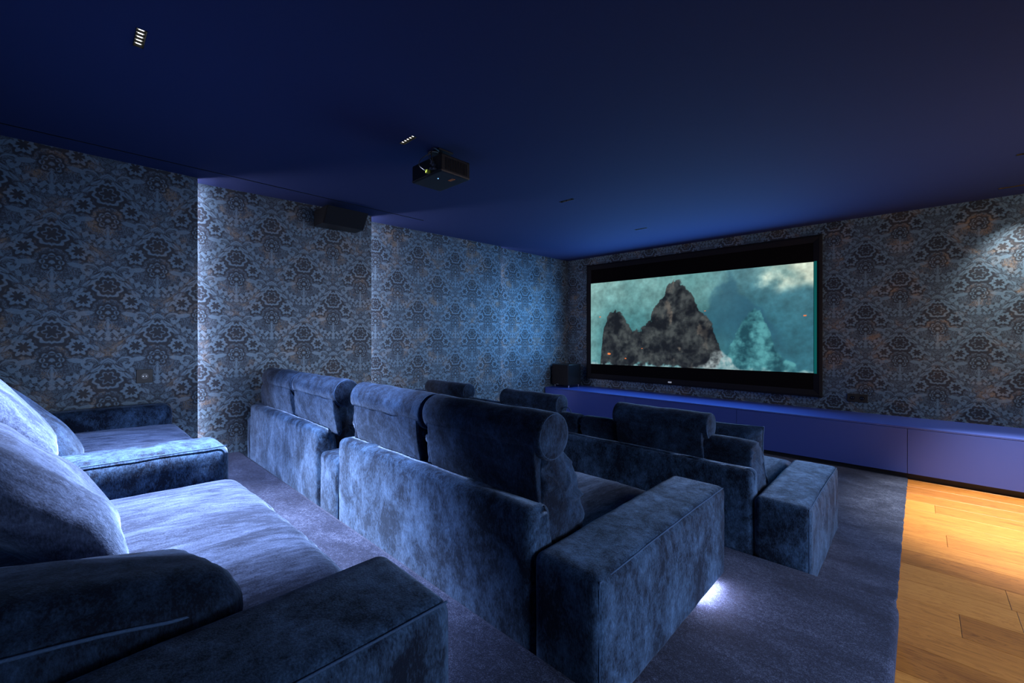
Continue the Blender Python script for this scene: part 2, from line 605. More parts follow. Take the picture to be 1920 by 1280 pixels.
def soft_prism(profile, x0, x1, dome=0.02, edge=0.02, nx=16, wr=0.003, ws=14, seed=0, pucker=0.0, sidewr=0.0):
    """profile: list of (y,z) closed; extruded along x with rounded ends"""
    m = len(profile)
    cy = sum(p[0] for p in profile) / m
    cz = sum(p[1] for p in profile) / m
    rings = []
    L = x1 - x0
    for t in (0.15, 0.45, 0.75, 0.92):       # left cap
        rings.append((x0 + edge * 0.25 - dome * (1 - t * t) * 1.0, t * 0.9, True))
    rings.append((x0 + edge * 0.30, 0.955, True))
    rings.append((x0 + edge * 0.65, 0.985, False))
    for i in range(nx + 1):
        rings.append((x0 + edge + (L - 2 * edge) * i / nx, 1.0, False))
    rings.append((x1 - edge * 0.65, 0.985, False))
    rings.append((x1 - edge * 0.30, 0.955, True))
    for t in (0.92, 0.75, 0.45, 0.15):
        rings.append((x1 - edge * 0.25 + dome * (1 - t * t) * 1.0, t * 0.9, True))
    vl, fs = [], []
    for (x, s, cap) in rings:
        u = abs((x - (x0 + x1) / 2) / (L / 2))
        for k, p in enumerate(profile):
            yy = cy + (p[0] - cy) * s
            zz = cz + (p[1] - cz) * s
            d = Vector((0, p[0] - cy, p[1] - cz)).normalized()
            w = mn.noise(Vector((x * ws + seed, yy * ws, zz * ws))) * wr
            if pucker:
                w += pucker * math.sin(k * 2 * PI / m * 26) * max(0, 1 - abs(min(x - x0, x1 - x) - edge) / 0.03)
            off = Vector((0, 0, 0))
            if cap and sidewr:
                off.x = sidewr * mn.noise(Vector((zz * 38 + seed, yy * 5, x)))
            vl.append(Vector((x, yy, zz)) + d * w + off)
    R = len(rings)
    for i in range(R - 1):
        for k in range(m):
            fs.append((i * m + k, i * m + (k + 1) % m, (i + 1) * m + (k + 1) % m, (i + 1) * m + k))
    fs.append(tuple(range(m)))
    fs.append(tuple(range((R - 1) * m, R * m)))
    return (vl, fs)


def circle_profile(cy, cz, r, n=40):
    return [(cy + r * math.cos(2 * PI * k / n), cz + r * math.sin(2 * PI * k / n)) for k in range(n)]


# ------------------------------------------------------------------ setting
XL, XR, YB, YF, ZC = -4.42, 2.60, -1.70, 5.84, 2.55
P2, P3 = 0.15, 0.29          # platform levels
P2Y, P3Y = 2.485, 1.034      # platform front edges
CX = -0.083                  # carpet edge

# floor slab with oak planks as children
floor = obj('floor', box_bm(XL, XR, YB, YF + 0.1, -0.12, -0.012), PLINTH, kind='structure')
ROW0, PW = 2.657, 0.2143
joints = {0: 0.129, 2: 0.311, 5: 0.12, 8: 0.078}
row = -20
plank_cache = {}
while True:
    y0 = ROW0 + row * PW
    if y0 > YF: break
    if y0 + PW > YB:
        ys, ye = max(y0, YB), min(y0 + PW, YF)
        j = joints.get(row, CX + random.uniform(0.35, 1.6))
        xs = [CX - 0.10, j]
        while xs[-1] < XR - 0.3:
            xs.append(xs[-1] + 1.25)
        xs[-1] = XR
        for k in range(len(xs) - 1):
            if xs[k + 1] - xs[k] < 0.03: continue
            obj('plank', box_bm(xs[k] + 0.0008, xs[k + 1] - 0.0008, ys + 0.0008, ye - 0.0008, -0.012, 0.0, 0.0010, seg=1), OAK, floor)
    row += 1


def carpet_sheet(x0, x1, y0, y1, z0, z1, r, name, label, wob=0.004):
    o = obj(name, softbox(x0, x1, y0, y1, z0, z1, r=r, step=0.05, wr=0.0), CARPET, smooth=True, kind='structure')
    o['label'] = label
    return o


# lower carpet, ragged pile edge towards the wood
def ragged(o, uvw):
    if uvw[0] > 0.999 or o.x > CX - 0.03:
        o.x += 0.006 * mn.noise(Vector((0, o.y * 26, 0))) + 0.003 * mn.noise(Vector((3, o.y * 90, 0)))
    return o


lower = obj('carpet', softbox(XL, CX, YB, 5.27, -0.011, 0.008, r=0.008, step=0.045, wr=0.0, fn=ragged), CARPET, smooth=True, kind='structure')


def platform(name, x0, x1, y0, y1, z0, z1, rc, re):
    """carpeted step with rounded plan corner at (x1,y1) and soft top edge"""
    out = []
    def arc(r, inset):
        pts = [(x0, y0), (x1 - inset, y0)]
        for k in range(9):
            a = k / 8 * PI / 2
            pts.append((x1 - rc + (rc - inset) * math.cos(a), y1 - rc + (rc - inset) * math.sin(a)))
        pts.append((x0, y1 - inset))
        return pts
    lv = [(z0, 0.004), ((z0 + z1) / 2, 0.0)]
    for k in range(6):
        a = k / 5 * PI / 2
        lv.append((z1 - re + re * math.sin(a), re * (1 - math.cos(a))))
    vl, fs = [], []
    n = None
    for z, ins in lv:
        p = arc(rc, ins)
        n = len(p)
        vl += [Vector((a, b, z)) for a, b in p]
    for i in range(len(lv) - 1):
        for k in range(n):
            fs.append((i * n + k, i * n + (k + 1) % n, (i + 1) * n + (k + 1) % n, (i + 1) * n + k))
    fs.append(tuple(range((len(lv) - 1) * n, len(lv) * n)))
    return obj(name, (vl, fs), CARPET, smooth=False, kind='structure')


pl2 = platform('platform', XL, -0.066, YB, P2Y, 0.004, P2, 0.07, 0.022)
pl3 = platform('platform.001', XL, -0.066, YB, P3Y - 0.004, P2 - 0.01, P3, 0.07, 0.022)
for o_ in (pl2, pl3):
    o_.data.polygons.foreach_set('use_smooth', [len(p.vertices) == 4 for p in o_.data.polygons])

# ceiling with holes for the downlights and the long slot
FIX = [(-2.37, 0.202, True), (-2.37, 1.50, True), (-2.37, 3.195, False), (-2.37, 4.65, False),
       (0.555, 4.555, True), (0.555, 5.50, True)]
FL, FW = 0.152, 0.036
SLOT = (-3.920, -3.904, YB, 2.678)
holes = [(x - FL / 2, x + FL / 2, y - FW / 2, y + FW / 2) for x, y, _ in FIX] + [SLOT]
xs = sorted(set([XL, XR] + [h[0] for h in holes] + [h[1] for h in holes]))
ys = sorted(set([YB, YF + 0.1] + [h[2] for h in holes] + [h[3] for h in holes]))
vl, fs, idx = [], [], {}
def cv(x, y):
    if (x, y) not in idx:
        idx[(x, y)] = len(vl); vl.append(Vector((x, y, ZC)))
    return idx[(x, y)]
for i in range(len(xs) - 1):
    for j in range(len(ys) - 1):
        mxx, myy = (xs[i] + xs[i + 1]) / 2, (ys[j] + ys[j + 1]) / 2
        if any(h[0] < mxx < h[1] and h[2] < myy < h[3] for h in holes): continue
        fs.append((cv(xs[i], ys[j]), cv(xs[i + 1], ys[j]), cv(xs[i + 1], ys[j + 1]), cv(xs[i], ys[j + 1])))
ceiling = obj('ceiling', (vl, fs), CEIL, kind='structure')
obj('slot_channel', join(*[((lambda t: t)(hexa([Vector(p) for p in q]))) for q in (
    [(SLOT[0] - 0.004, SLOT[2], ZC + 0.001), (SLOT[0], SLOT[2], ZC + 0.001), (SLOT[0], SLOT[3], ZC + 0.001), (SLOT[0] - 0.004, SLOT[3], ZC + 0.001),
     (SLOT[0] - 0.004, SLOT[2], ZC + 0.05), (SLOT[0], SLOT[2], ZC + 0.05), (SLOT[0], SLOT[3], ZC + 0.05), (SLOT[0] - 0.004, SLOT[3], ZC + 0.05)],
    [(SLOT[1], SLOT[2], ZC + 0.001), (SLOT[1] + 0.004, SLOT[2], ZC + 0.001), (SLOT[1] + 0.004, SLOT[3], ZC + 0.001), (SLOT[1], SLOT[3], ZC + 0.001),
     (SLOT[1], SLOT[2], ZC + 0.05), (SLOT[1] + 0.004, SLOT[2], ZC + 0.05), (SLOT[1] + 0.004, SLOT[3], ZC + 0.05), (SLOT[1], SLOT[3], ZC + 0.05)],
    [(SLOT[0], SLOT[2], ZC + 0.05), (SLOT[1], SLOT[2], ZC + 0.05), (SLOT[1], SLOT[3], ZC + 0.05), (SLOT[0], SLOT[3], ZC + 0.05),
     (SLOT[0], SLOT[2], ZC + 0.06), (SLOT[1], SLOT[2], ZC + 0.06), (SLOT[1], SLOT[3], ZC + 0.06), (SLOT[0], SLOT[3], ZC + 0.06)])]),
    BLACK, ceiling)
obj('ceiling_roof', box_bm(XL - 0.1, XR + 0.1, YB - 0.1, YF + 0.2, ZC + 0.14, ZC + 0.2), PLINTH, ceiling)

# walls
obj('wall_front', box_bm(XL, XR, YF, YF + 0.1, -0.02, ZC + 0.14), WALL_F, kind='structure')
obj('wall_right', box_bm(XR, XR + 0.1, YB, YF + 0.1, -0.02, ZC + 0.14), WALL_L, kind='structure')
obj('wall_back', box_bm(XL, XR + 0.1, YB - 0.1, YB, -0.02, ZC + 0.14), WALL_F, kind='structure')
wl = obj('wall_left', box_bm(XL - 0.1, XL, YB - 0.1, YF + 0.1, -0.02, ZC + 0.14), WALL_L, kind='structure')
TH = 0.03
panels = [(YB, 0.700, -4.145, -4.145), (0.66, 2.190, -4.290, -4.158), (2.13, 4.205, -4.368, -4.262), (4.15, YF, -4.330, -4.302)]
for (ya, yb, xa, xb) in panels:
    obj('wall_panel', hexa([Vector(p) for p in (
        (xa - TH, ya, 0.0), (xa, ya, 0.0), (xb, yb, 0.0), (xb - TH, yb, 0.0),
        (xa - TH, ya, ZC - 0.0005), (xa, ya, ZC - 0.0005), (xb, yb, ZC - 0.0005), (xb - TH, yb, ZC - 0.0005))]), WALL_L, wl)
for (sx, sy, w, zlo) in ((-4.215, 0.672, 0.012, 0.30), (-4.275, 2.150, 0.016, 0.30), (-4.306, 4.176, 0.005, 0.1)):
    obj('light_strip', box_bm(sx - w / 2, sx + w / 2, sy - 0.004, sy + 0.004, zlo, ZC - 0.02), STRIP, wl, label='white light strip behind the panel edge')

# ------------------------------------------------------------------ console along the front wall
CT, CYF = 0.476, 5.22
con = empty('low_console', (-0.85, 5.5, 0), 'long low matt blue console along the wall under the screen', 'console')
obj('plinth', box_bm(-4.30, XR, CYF + 0.045, YF - 0.003, 0.0, 0.055), PLINTH, con)
obj('cabinet_body', box_bm(-4.30, XR, CYF + 0.020, YF - 0.003, 0.055, CT - 0.018), LACQ, con)
obj('console_top', box_bm(-4.30, XR, CYF, YF - 0.001, CT - 0.016, CT, 0.002), LACQ, con)
dx = [-4.298, -2.900, -1.500, -0.086, 1.312, XR]
for k in range(5):
    obj('door_panel', box_bm(dx[k] + 0.002, dx[k + 1] - 0.002, CYF + 0.001, CYF + 0.0195, 0.056, CT - 0.0185, 0.0012), LACQ, con)

# ------------------------------------------------------------------ projection screen
SX0, SX1, SZ0, SZ1 = -3.905, -0.790, 0.602, 2.425
scr = empty('projection_screen', (-2.35, YF, SZ0), 'wide framed projection screen on the front wall showing a teal film picture', 'screen')
FWD = 0.082
YS = 5.80
def frame_bar(pts):   # pts: outer a, outer b, inner b, inner a on x,z
    v = [Vector((x, YF - 0.001, z)) for x, z in pts] 
    ya = YF - 0.045
    f = [Vector((pts[0][0], ya + 0.006, pts[0][1])), Vector((pts[1][0], ya + 0.006, pts[1][1])), Vector((pts[2][0], YF - 0.032, pts[2][1])), Vector((pts[3][0], YF - 0.032, pts[3][1]))]
    mid0 = Vector(((pts[0][0] * .7 + pts[3][0] * .3), ya, (pts[0][1] * .7 + pts[3][1] * .3)))
    mid1 = Vector(((pts[1][0] * .7 + pts[2][0] * .3), ya, (pts[1][1] * .7 + pts[2][1] * .3)))
    vs_ = v + f + [mid0, mid1]
    return (vs_, [(0, 1, 5, 4), (4, 5, 9, 8), (8, 9, 6, 7), (2, 3, 7, 6), (3, 2, 1, 0), (0, 4, 8, 7, 3), (1, 2, 6, 9, 5)])
a0, a1_, b0, b1 = SX0, SX1, SZ0, SZ1
i0, i1, j0, j1 = SX0 + FWD, SX1 - FWD, SZ0 + FWD, SZ1 - FWD
for q in (((a0, b1), (a1_, b1), (i1, j1), (i0, j1)), ((a1_, b0), (a0, b0), (i0, j0), (i1, j0)),
          ((a0, b0), (a0, b1), (i0, j1), (i0, j0)), ((a1_, b1), (a1_, b0), (i1, j0), (i1, j1))):
    obj('frame_bar', frame_bar(q), MATTE, scr)
obj('screen_cloth', box_bm(i0, i1, YF - 0.030, YF - 0.004, j0, j1), BARS, scr)

# the picture: generic misty sea cliffs (stand-in, same tones), a colour per grid vertex
def srgb(c):
    return tuple(((v / 255) / 12.92 if v / 255 <= 0.04045 else (((v / 255) + 0.055) / 1.055) ** 2.4) for v in c)
def lerp(a, b, t):
    t = max(0, min(1, t)); return tuple(x + (y - x) * t for x, y in zip(a, b))
def sstep(a, b, x):
    t = max(0, min(1, (x - a) / (b - a))); return t * t * (3 - 2 * t)
NX, NZ = 420, 180
pv, pf, cols = [], [], []
PX0, PX1 = i0 - 0.012, i1 + 0.010
for jz in range(NZ + 1):
    t = jz / NZ
    for ix in range(NX + 1):
        s = ix / NX
        zb = 0.838 + (0.872 - 0.838) * s
        zt = 2.126
        pv.append(Vector((PX0 + (PX1 - PX0) * s, YF - 0.0325, zb + (zt - zb) * t)))
        asp = s * 2.33
        n1 = fbm((asp, t, 0.3), 2.2, 4); n2 = fbm((asp, t, 4.3), 7.0, 5); n3 = fbm((asp, t, 9.3), 28.0, 4)
        c = lerp((58, 118, 124), (146, 186, 180), sstep(0.35, 1.0, t) * (0.55 + 0.7 * abs(s - 0.42)) + 0.25 * n1)
        c = lerp(c, (44, 98, 118), sstep(0.55, 0.8, s) * 0.7 * (1 - sstep(0.72, 0.95, t) * sstep(0.7, 0.95, s)))
        c = lerp(c, (206, 216, 196), sstep(0.74, 0.90, t + 0.12 * n1) * sstep(0.80, 0.98, s + 0.1 * n2) * 0.9)
        c = lerp(c, (132, 176, 172), (1 - sstep(0.0, 0.12, s)) * 0.6)
        c = tuple(v * (1 + 0.10 * n3 + 0.16 * n2) for v in c)
        # far hazy headland, right of centre
        hd = 0.97 - 3.2 * abs(s - 0.70) + 0.10 * n2
        c = lerp(c, (38, 82, 104), sstep(hd + 0.04, hd - 0.08, t) * 0.62 * sstep(0.10, 0.5, t))
        # big dark sea cliff
        ridge = 0.30 + 0.62 * math.exp(-((s - 0.47) / 0.135) ** 2) + 0.14 * math.exp(-((s - 0.15) / 0.075) ** 2) * 2.6 - 0.55 * sstep(0.62, 0.74, s) + 0.07 * n2 + 0.03 * n3
        ridge -= 0.9 * (1 - sstep(0.03, 0.09, s))
        k = sstep(ridge + 0.012, ridge - 0.012, t)
        rock = lerp((17, 22, 26), (70, 76, 76), 0.42 + 0.9 * n2 + 0.45 * n3)
        rock = lerp(rock, (128, 116, 104), sstep(0.30, 0.62, fbm((asp * 1.5, t * 0.8, 2.0), 5.0, 3) + 0.2 * n3) * 0.8 * math.exp(-((s - 0.50) / 0.10) ** 2))
        c = lerp(c, rock, k)
        # teal rock on the right and pale surf at its foot
        r2 = 0.60 * math.exp(-((s - 0.79) / 0.085) ** 2) + 0.08 * n2
        k2 = sstep(r2 + 0.015, r2 - 0.015, t)
        c = lerp(c, lerp((26, 72, 84), (86, 158, 164), 0.45 + 0.8 * n2 + 0.4 * n3), k2)
        r3 = 0.20 * math.exp(-((s - 0.655) / 0.055) ** 2) + 0.05 * n2
        c = lerp(c, (176, 190, 192), sstep(r3 + 0.02, r3 - 0.02, t) * (0.6 + 0.4 * n3))
        # embers
        for (es, et, er) in ((0.115, 0.13, 0.012), (0.06, 0.58, 0.007), (0.21, 0.08, 0.006), (0.30, 0.20, 0.004), (0.97, 0.52, 0.006), (0.60, 0.60, 0.004)):
            d = math.hypot((s - es) * 2.33 * 0.55, t - et)
            if d < er: c = (235, 130, 70)
        cols.append(srgb(tuple(max(4, min(255, v)) for v in c)))
for jz in range(NZ):
    for ix in range(NX):
        q = jz * (NX + 1) + ix
        pf.append((q, q + 1, q + NX + 2, q + NX + 1))
pm = bpy.data.meshes.new('picture')
off = world_loc(scr)
pm.from_pydata([tuple(v - off) for v in pv], [], pf)
ca = pm.color_attributes.new('Col', 'FLOAT_COLOR', 'POINT')
ca.data.foreach_set('color', [x for c in cols for x in (*c, 1.0)])
mm, nt, b, out = new_mat('projected_picture')
at = nt.nodes.new('ShaderNodeAttribute'); at.attribute_name = 'Col'
b.inputs['Base Color'].default_value = (0.02, 0.02, 0.02, 1)
b.inputs['Roughness'].default_value = 0.9
nt.links.new(at.outputs['Color'], b.inputs['Emission Color'])
b.inputs['Emission Strength'].default_value = 1.0
pm.materials.append(mm)
po = bpy.data.objects.new('picture', pm); COL.objects.link(po); po.parent = scr
po['label'] = 'bright teal film picture between two black bars'
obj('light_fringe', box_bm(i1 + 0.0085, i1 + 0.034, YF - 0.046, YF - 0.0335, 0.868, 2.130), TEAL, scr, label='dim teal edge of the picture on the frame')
bd = bmesh.new()
for k in range(4):
    box_bm(-2.545 + k * 0.0125, -2.536 + k * 0.0125, YF - 0.049, YF - 0.036, 0.632, 0.652, bm=bd)
obj('maker_badge', bd, plain('silver_badge', (0.75, 0.77, 0.8), 0.4, emit=(0.5, 0.52, 0.56), strength=0.25), scr, label='small silver badge')  # faint emission added in place of light reflected off the silver

# ------------------------------------------------------------------ small wall things
def socket(name, face, c, w, h, outlets, label):
    """face 'front' (on wall_front) or 'left'"""
    e = empty(name, c, label, 'socket')
    cx, cy, cz = c
    def bx(u0, u1, z0, z1, d0, d1, bev=0):
        if face == 'front': return box_bm(cx + u0, cx + u1, cy - d1, cy - d0, cz + z0, cz + z1, bev)
        return box_bm(cx + d0, cx + d1, cy + u0, cy + u1, cz + z0, cz + z1, bev)
    obj('cover_plate', bx(-w / 2, w / 2, -h / 2, h / 2, 0, 0.008, 0.002), SOCK, e)
    for u in outlets:
        bm = bmesh.new()
        r = 0.021
        M = Matrix.Rotation(PI / 2, 4, 'X') if face == 'front' else Matrix.Rotation(PI / 2, 4, 'Y')
        loc = Vector((cx + u, cy - 0.009, cz)) if face == 'front' else Vector((cx + 0.009, cy + u, cz))
        bmesh.ops.create_cone(bm, cap_ends=True, segments=24, radius1=r, radius2=r, depth=0.006, matrix=Matrix.Translation(loc) @ M)
        p = obj('outlet', bm, GLOSS, e)
        for du in (-0.009, 0.009):
            bm = bmesh.new()
            l2 = Vector((cx + u + du, cy - 0.0125, cz)) if face == 'front' else Vector((cx + 0.0125, cy + u + du, cz))
            bmesh.ops.create_cone(bm, cap_ends=True, segments=10, radius1=0.0028, radius2=0.0028, depth=0.002, matrix=Matrix.Translation(l2) @ M)
            obj('contact', bm, STEEL, p)
    return e


socket('double_socket', 'front', (-0.487, YF, 0.627), 0.172, 0.088, (-0.040, 0.040), 'dark double socket on the wallpaper right of the screen')
socket('single_socket', 'left', (-4.145, 0.379, 0.996), 0.094, 0.100, (0.0,), 'dark single socket on the left wall above the rear sofa')

# wall speaker
ws_ = empty('wall_speaker', (-4.0, 1.81, 2.34), 'black slanted surround speaker high on the left wall', 'speaker')
wx0, wx1 = -4.205, -4.170
obj('cabinet', hexa([Vector(p) for p in (
    (wx0 + 0.02, 1.615, 2.34), (-3.99, 1.615, 2.34), (-3.99, 2.015, 2.34), (wx1 + 0.01, 2.015, 2.34),
    (wx0 + 0.02, 1.615, 2.485), (-3.885, 1.615, 2.485), (-3.885, 2.015, 2.485), (wx1 + 0.01, 2.015, 2.485))]), BLACK, ws_)
obj('grille', hexa([Vector(p) for p in (
    (-3.989, 1.625, 2.344), (-3.981, 1.625, 2.341), (-3.981, 2.005, 2.341), (-3.989, 2.005, 2.344),
    (-3.889, 1.625, 2.482), (-3.877, 1.625, 2.479), (-3.877, 2.005, 2.479), (-3.889, 2.005, 2.482))]), MATTE, ws_)
obj('bracket', box_bm(-4.195, -4.13, 1.76, 1.87, 2.484, 2.50), BLACK, ws_)

# subwoofer
sw = empty('subwoofer', (-4.10, 5.51, CT), 'black cube subwoofer on four steel feet at the left end of the console', 'speaker')
obj('cabinet', box_bm(-4.265, -3.94, 5.37, 5.69, CT + 0.036, CT + 0.360, 0.004), GLOSS, sw)
obj('grille', box_bm(-4.258, -3.947, 5.352, 5.371, CT + 0.043, CT + 0.353, 0.004), MATTE, sw)
for (fx, fy) in ((-4.235, 5.40), (-3.968, 5.40), (-4.235, 5.66), (-3.968, 5.66)):
    bm = bmesh.new()
    bmesh.ops.create_cone(bm, cap_ends=True, segments=16, radius1=0.007, radius2=0.013, depth=0.036, matrix=Matrix.Translation((fx, fy, CT + 0.018)))
    obj('foot', bm, STEEL, sw, smooth=False)
obj('badge', box_bm(-4.17, -4.13, 5.349, 5.352, CT + 0.046, CT + 0.052), STEEL, sw)

# ------------------------------------------------------------------ projector
PJX0, PJX1, PJY0, PJY1, PJZ0, PJZ1 = -2.54, -2.205, 1.64, 1.88, 2.350, 2.468
pj = empty('projector', (-2.37, 1.76, PJZ0), 'black projector hanging from the ceiling with cables at its rear', 'projector')
obj('body', box_bm(PJX0, PJX1, PJY0, PJY1, PJZ0, PJZ1, 0.008), BLACK, pj)
bm = bmesh.new()
bmesh.ops.create_cone(bm, cap_ends=True, segments=32, radius1=0.042, radius2=0.038, depth=0.03, matrix=Matrix.Translation((-2.37, PJY1 + 0.012, 2.41)) @ Matrix.Rotation(PI / 2, 4, 'X'))
lr = obj('lens_ring', bm, GLOSS, pj)
bm = bmesh.new()
bmesh.ops.create_cone(bm, cap_ends=True, segments=32, radius1=0.030, radius2=0.030, depth=0.004, matrix=Matrix.Translation((-2.37, PJY1 + 0.029, 2.41)) @ Matrix.Rotation(PI / 2, 4, 'X'))
obj('lens', bm, LENS_OFF, lr)
vb = bmesh.new()
for k in range(14):
    yy = PJY0 + 0.03 + k * 0.0135
    box_bm(PJX1 - 0.001, PJX1 + 0.002, yy, yy + 0.006, PJZ0 + 0.02, PJZ1 - 0.02, bm=vb)
obj('side_vent', vb, GLOSS, pj)
obj('bottom_trim', join(*[tube([(a, b_, PJZ0 + 0.010) for a, b_ in ((PJX0 - 0.001, PJY0 - 0.001), (PJX1 + 0.001, PJY0 - 0.001), (PJX1 + 0.001, PJY1 + 0.001), (PJX0 - 0.001, PJY1 + 0.001))], 0.002, 5, True)]), plain('trim', (0.05, 0.035, 0.03), 0.4, var=0.2), pj)
obj('sticker', box_bm(-2.315, -2.265, 1.775, 1.80, PJZ0 - 0.0012, PJZ0 - 0.0002), ORANGE, pj, label='orange sticker')
obj('status_light', box_bm(-2.334, -2.328, 1.705, 1.711, PJZ0 - 0.0015, PJZ0 - 0.0002), BLUELED, pj)
# connectors on the rear
cn = bmesh.new()
for k, (xx, zz, s_) in enumerate(((-2.27, 2.40, 0.010), (-2.285, 2.425, 0.008), (-2.262, 2.375, 0.007), (-2.30, 2.385, 0.008), (-2.295, 2.415, 0.006))):
    box_bm(xx - s_, xx + s_, PJY0 - 0.02, PJY0, zz - s_ * 0.7, zz + s_ * 0.7, 0.001, bm=cn)
obj('connector', cn, STEEL, pj)
obj('yellow_plug', join(hexa([Vector(p) for p in ((-2.345, 1.615, 2.365), (-2.325, 1.615, 2.365), (-2.325, 1.64, 2.365), (-2.345, 1.64, 2.365), (-2.345, 1.615, 2.385), (-2.325, 1.615, 2.385), (-2.325, 1.64, 2.385), (-2.345, 1.64, 2.385))])), YELLOW, pj)
mt = obj('mount', join(tube([(-2.37, 1.76, PJZ1 - 0.004), (-2.37, 1.76, ZC - 0.001)], 0.018, 14)), BLACK, pj, smooth=False)
obj('mount_plate', box_bm(-2.43, -2.31, 1.70, 1.82, ZC - 0.010, ZC - 0.0005, 0.002), BLACK, mt)
for k in range(4):
    ax = (-2.44, -2.44, -2.30, -2.30)[k]; ay = (1.70, 1.82, 1.70, 1.82)[k]
    obj('mount_arm', tube([(-2.37, 1.76, PJZ1 + 0.03), (ax, ay, PJZ1 + 0.006), (ax, ay, PJZ1 - 0.002)], 0.006, 8), STEEL if k == 3 else BLACK, mt)
def arcpts(a, b_, c, n=10):
    a, b_, c = Vector(a), Vector(b_), Vector(c)
    return [a * (1 - t) ** 2 + b_ * 2 * t * (1 - t) + c * t * t for t in [i / n for i in range(n + 1)]]
obj('cable', tube(arcpts((-2.335, 1.62, 2.372), (-2.46, 1.56, 2.45), (-2.38, 1.70, ZC - 0.012)), 0.0028, 6), CABLE, pj, smooth=True)
obj('cable', tube(arcpts((-2.27, 1.625, 2.40), (-2.22, 1.54, 2.52), (-2.34, 1.72, ZC - 0.012)), 0.0038, 6), BLACK, pj, smooth=True)
obj('cable', tube(arcpts((-2.285, 1.625, 2.425), (-2.30, 1.56, 2.50), (-2.36, 1.73, ZC - 0.012)), 0.003, 6), CABLE, pj, smooth=True)

# ------------------------------------------------------------------ ceiling downlights (five cells each)
dl_labels = ['lit five-cell downlight nearest the viewer, above the rear sofa',
             'lit five-cell downlight beside the projector',
             'unlit five-cell downlight in mid ceiling beyond the projector',
             'unlit five-cell downlight nearest the screen, above its left half',
             'five-cell downlight at the right edge, above the wood floor',
             'five-cell downlight at the right edge, close to the front wall']
for (x, y, on), lab in zip(FIX, dl_labels):
    e = empty('downlight', (x, y, ZC), lab, 'downlight', 'recessed linear downlights')
    hb = bmesh.new()
    box_bm(x - FL / 2, x + FL / 2, y - FW / 2, y - FW / 2 + 0.002, ZC - 0.002, ZC + 0.05, bm=hb)
    box_bm(x - FL / 2, x + FL / 2, y + FW / 2 - 0.002, y + FW / 2, ZC - 0.002, ZC + 0.05, bm=hb)
    box_bm(x - FL / 2, x - FL / 2 + 0.002, y - FW / 2, y + FW / 2, ZC - 0.002, ZC + 0.05, bm=hb)
    box_bm(x + FL / 2 - 0.002, x + FL / 2, y - FW / 2, y + FW / 2, ZC - 0.002, ZC + 0.05, bm=hb)
    box_bm(x - FL / 2, x + FL / 2, y - FW / 2, y + FW / 2, ZC + 0.05, ZC + 0.054, bm=hb)
    obj('housing', hb, BLACK, e)
    cw = (FL - 0.006) / 5
    for k in range(5):
        cx = x - FL / 2 + 0.003 + cw * (k + 0.5)
        h1, h2, zt = cw / 2 - 0.0008, 0.0085, ZC + 0.012
        ww = FW / 2 - 0.003
        v = [Vector(p) for p in ((cx - h1, y - ww, ZC), (cx + h1, y - ww, ZC), (cx + h1, y + ww, ZC), (cx - h1, y + ww, ZC),
                                 (cx - h2, y - h2, zt), (cx + h2, y - h2, zt), (cx + h2, y + h2, zt), (cx - h2, y + h2, zt))]
        rf = obj('reflector', (v, [(0, 1, 5, 4), (1, 2, 6, 5), (2, 3, 7, 6), (3, 0, 4, 7)]), CELL if on else BLACK, e)
        obj('lens', box_bm(cx - h2, cx + h2, y - h2, y + h2, zt - 0.004, zt + 0.002), LENS if (on and x < 0) else LENS_OFF, rf)


# ------------------------------------------------------------------ sofas
AH = 0.451    # arm height above its floor


def arm(e, x0, x1, y0, y1, zf, seed, h=AH, side=1, soft=0.03, gap=0.030):
    a = obj('arm', softbox(x0, x1, y0, y1, zf + gap, zf + h, r=soft, puff=(0.004, 0.004, 0.010), step=0.035, wr=0.0035, ws=(7, 7, 7), seed=seed), VELVET, e, smooth=True)
    xs_ = x1 if side > 0 else x0
    t = 0.010
    n = 14
    pts = [(xs_ - side * t, y0 + 0.012 + (y1 - y0 - 0.024) * i / n, zf + h - t + 0.006 * math.sin(PI * i / n) + 0.002 * mn.noise(Vector((i * 0.9, seed, 0)))) for i in range(n + 1)]
    pts = [(xs_ - side * t, y0 + 0.008, zf + 0.05), (xs_ - side * t, y0 + 0.008, zf + h - 0.03)] + pts
    obj('piping', tube(pts, 0.0028, 6), PIPING, a, smooth=True)
    return a


def backrest(e, x0, x1, y0, zf, seed, h=0.575, thick=0.13):
    def fn(o, uvw):
        k = max(0.0, (o.z - (zf + 0.15)) / (h - 0.15))
        if uvw[1] > 0: o.y -= 0.055 * k
        return o
    return obj('backrest', softbox(x0, x1, y0, y0 + thick + 0.03, zf + 0.025, zf + h, r=0.032, puff=(0.0, 0.004, 0.006), step=0.04, wr=0.004, ws=(6, 6, 6), seed=seed, fn=fn), VELVET, e, smooth=True)


def seat(e, x0, x1, y0, y1, zf, z1, seed, puff=0.03, wr=0.004):
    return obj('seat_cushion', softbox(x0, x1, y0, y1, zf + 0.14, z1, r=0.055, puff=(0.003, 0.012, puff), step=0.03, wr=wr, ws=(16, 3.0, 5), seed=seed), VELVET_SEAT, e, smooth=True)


def back_cushion(e, x0, x1, yr, zf, seed, mat=None, top=0.755):
    prof = smooth_profile([(yr + 0.085, zf + 0.60), (yr + 0.078, zf + top - 0.045), (yr + 0.110, zf + top), (yr + 0.17, zf + top), (yr + 0.225, zf + top - 0.05),
                           (yr + 0.275, zf + 0.60), (yr + 0.325, zf + 0.45), (yr + 0.30, zf + 0.36), (yr + 0.14, zf + 0.37), (yr + 0.085, zf + 0.46)], 7)
    return obj('back_cushion', soft_prism(prof, x0, x1, 0.012, 0.03, 14, 0.007, 11, seed, sidewr=0.024), mat or VELVET_B, e, smooth=True)


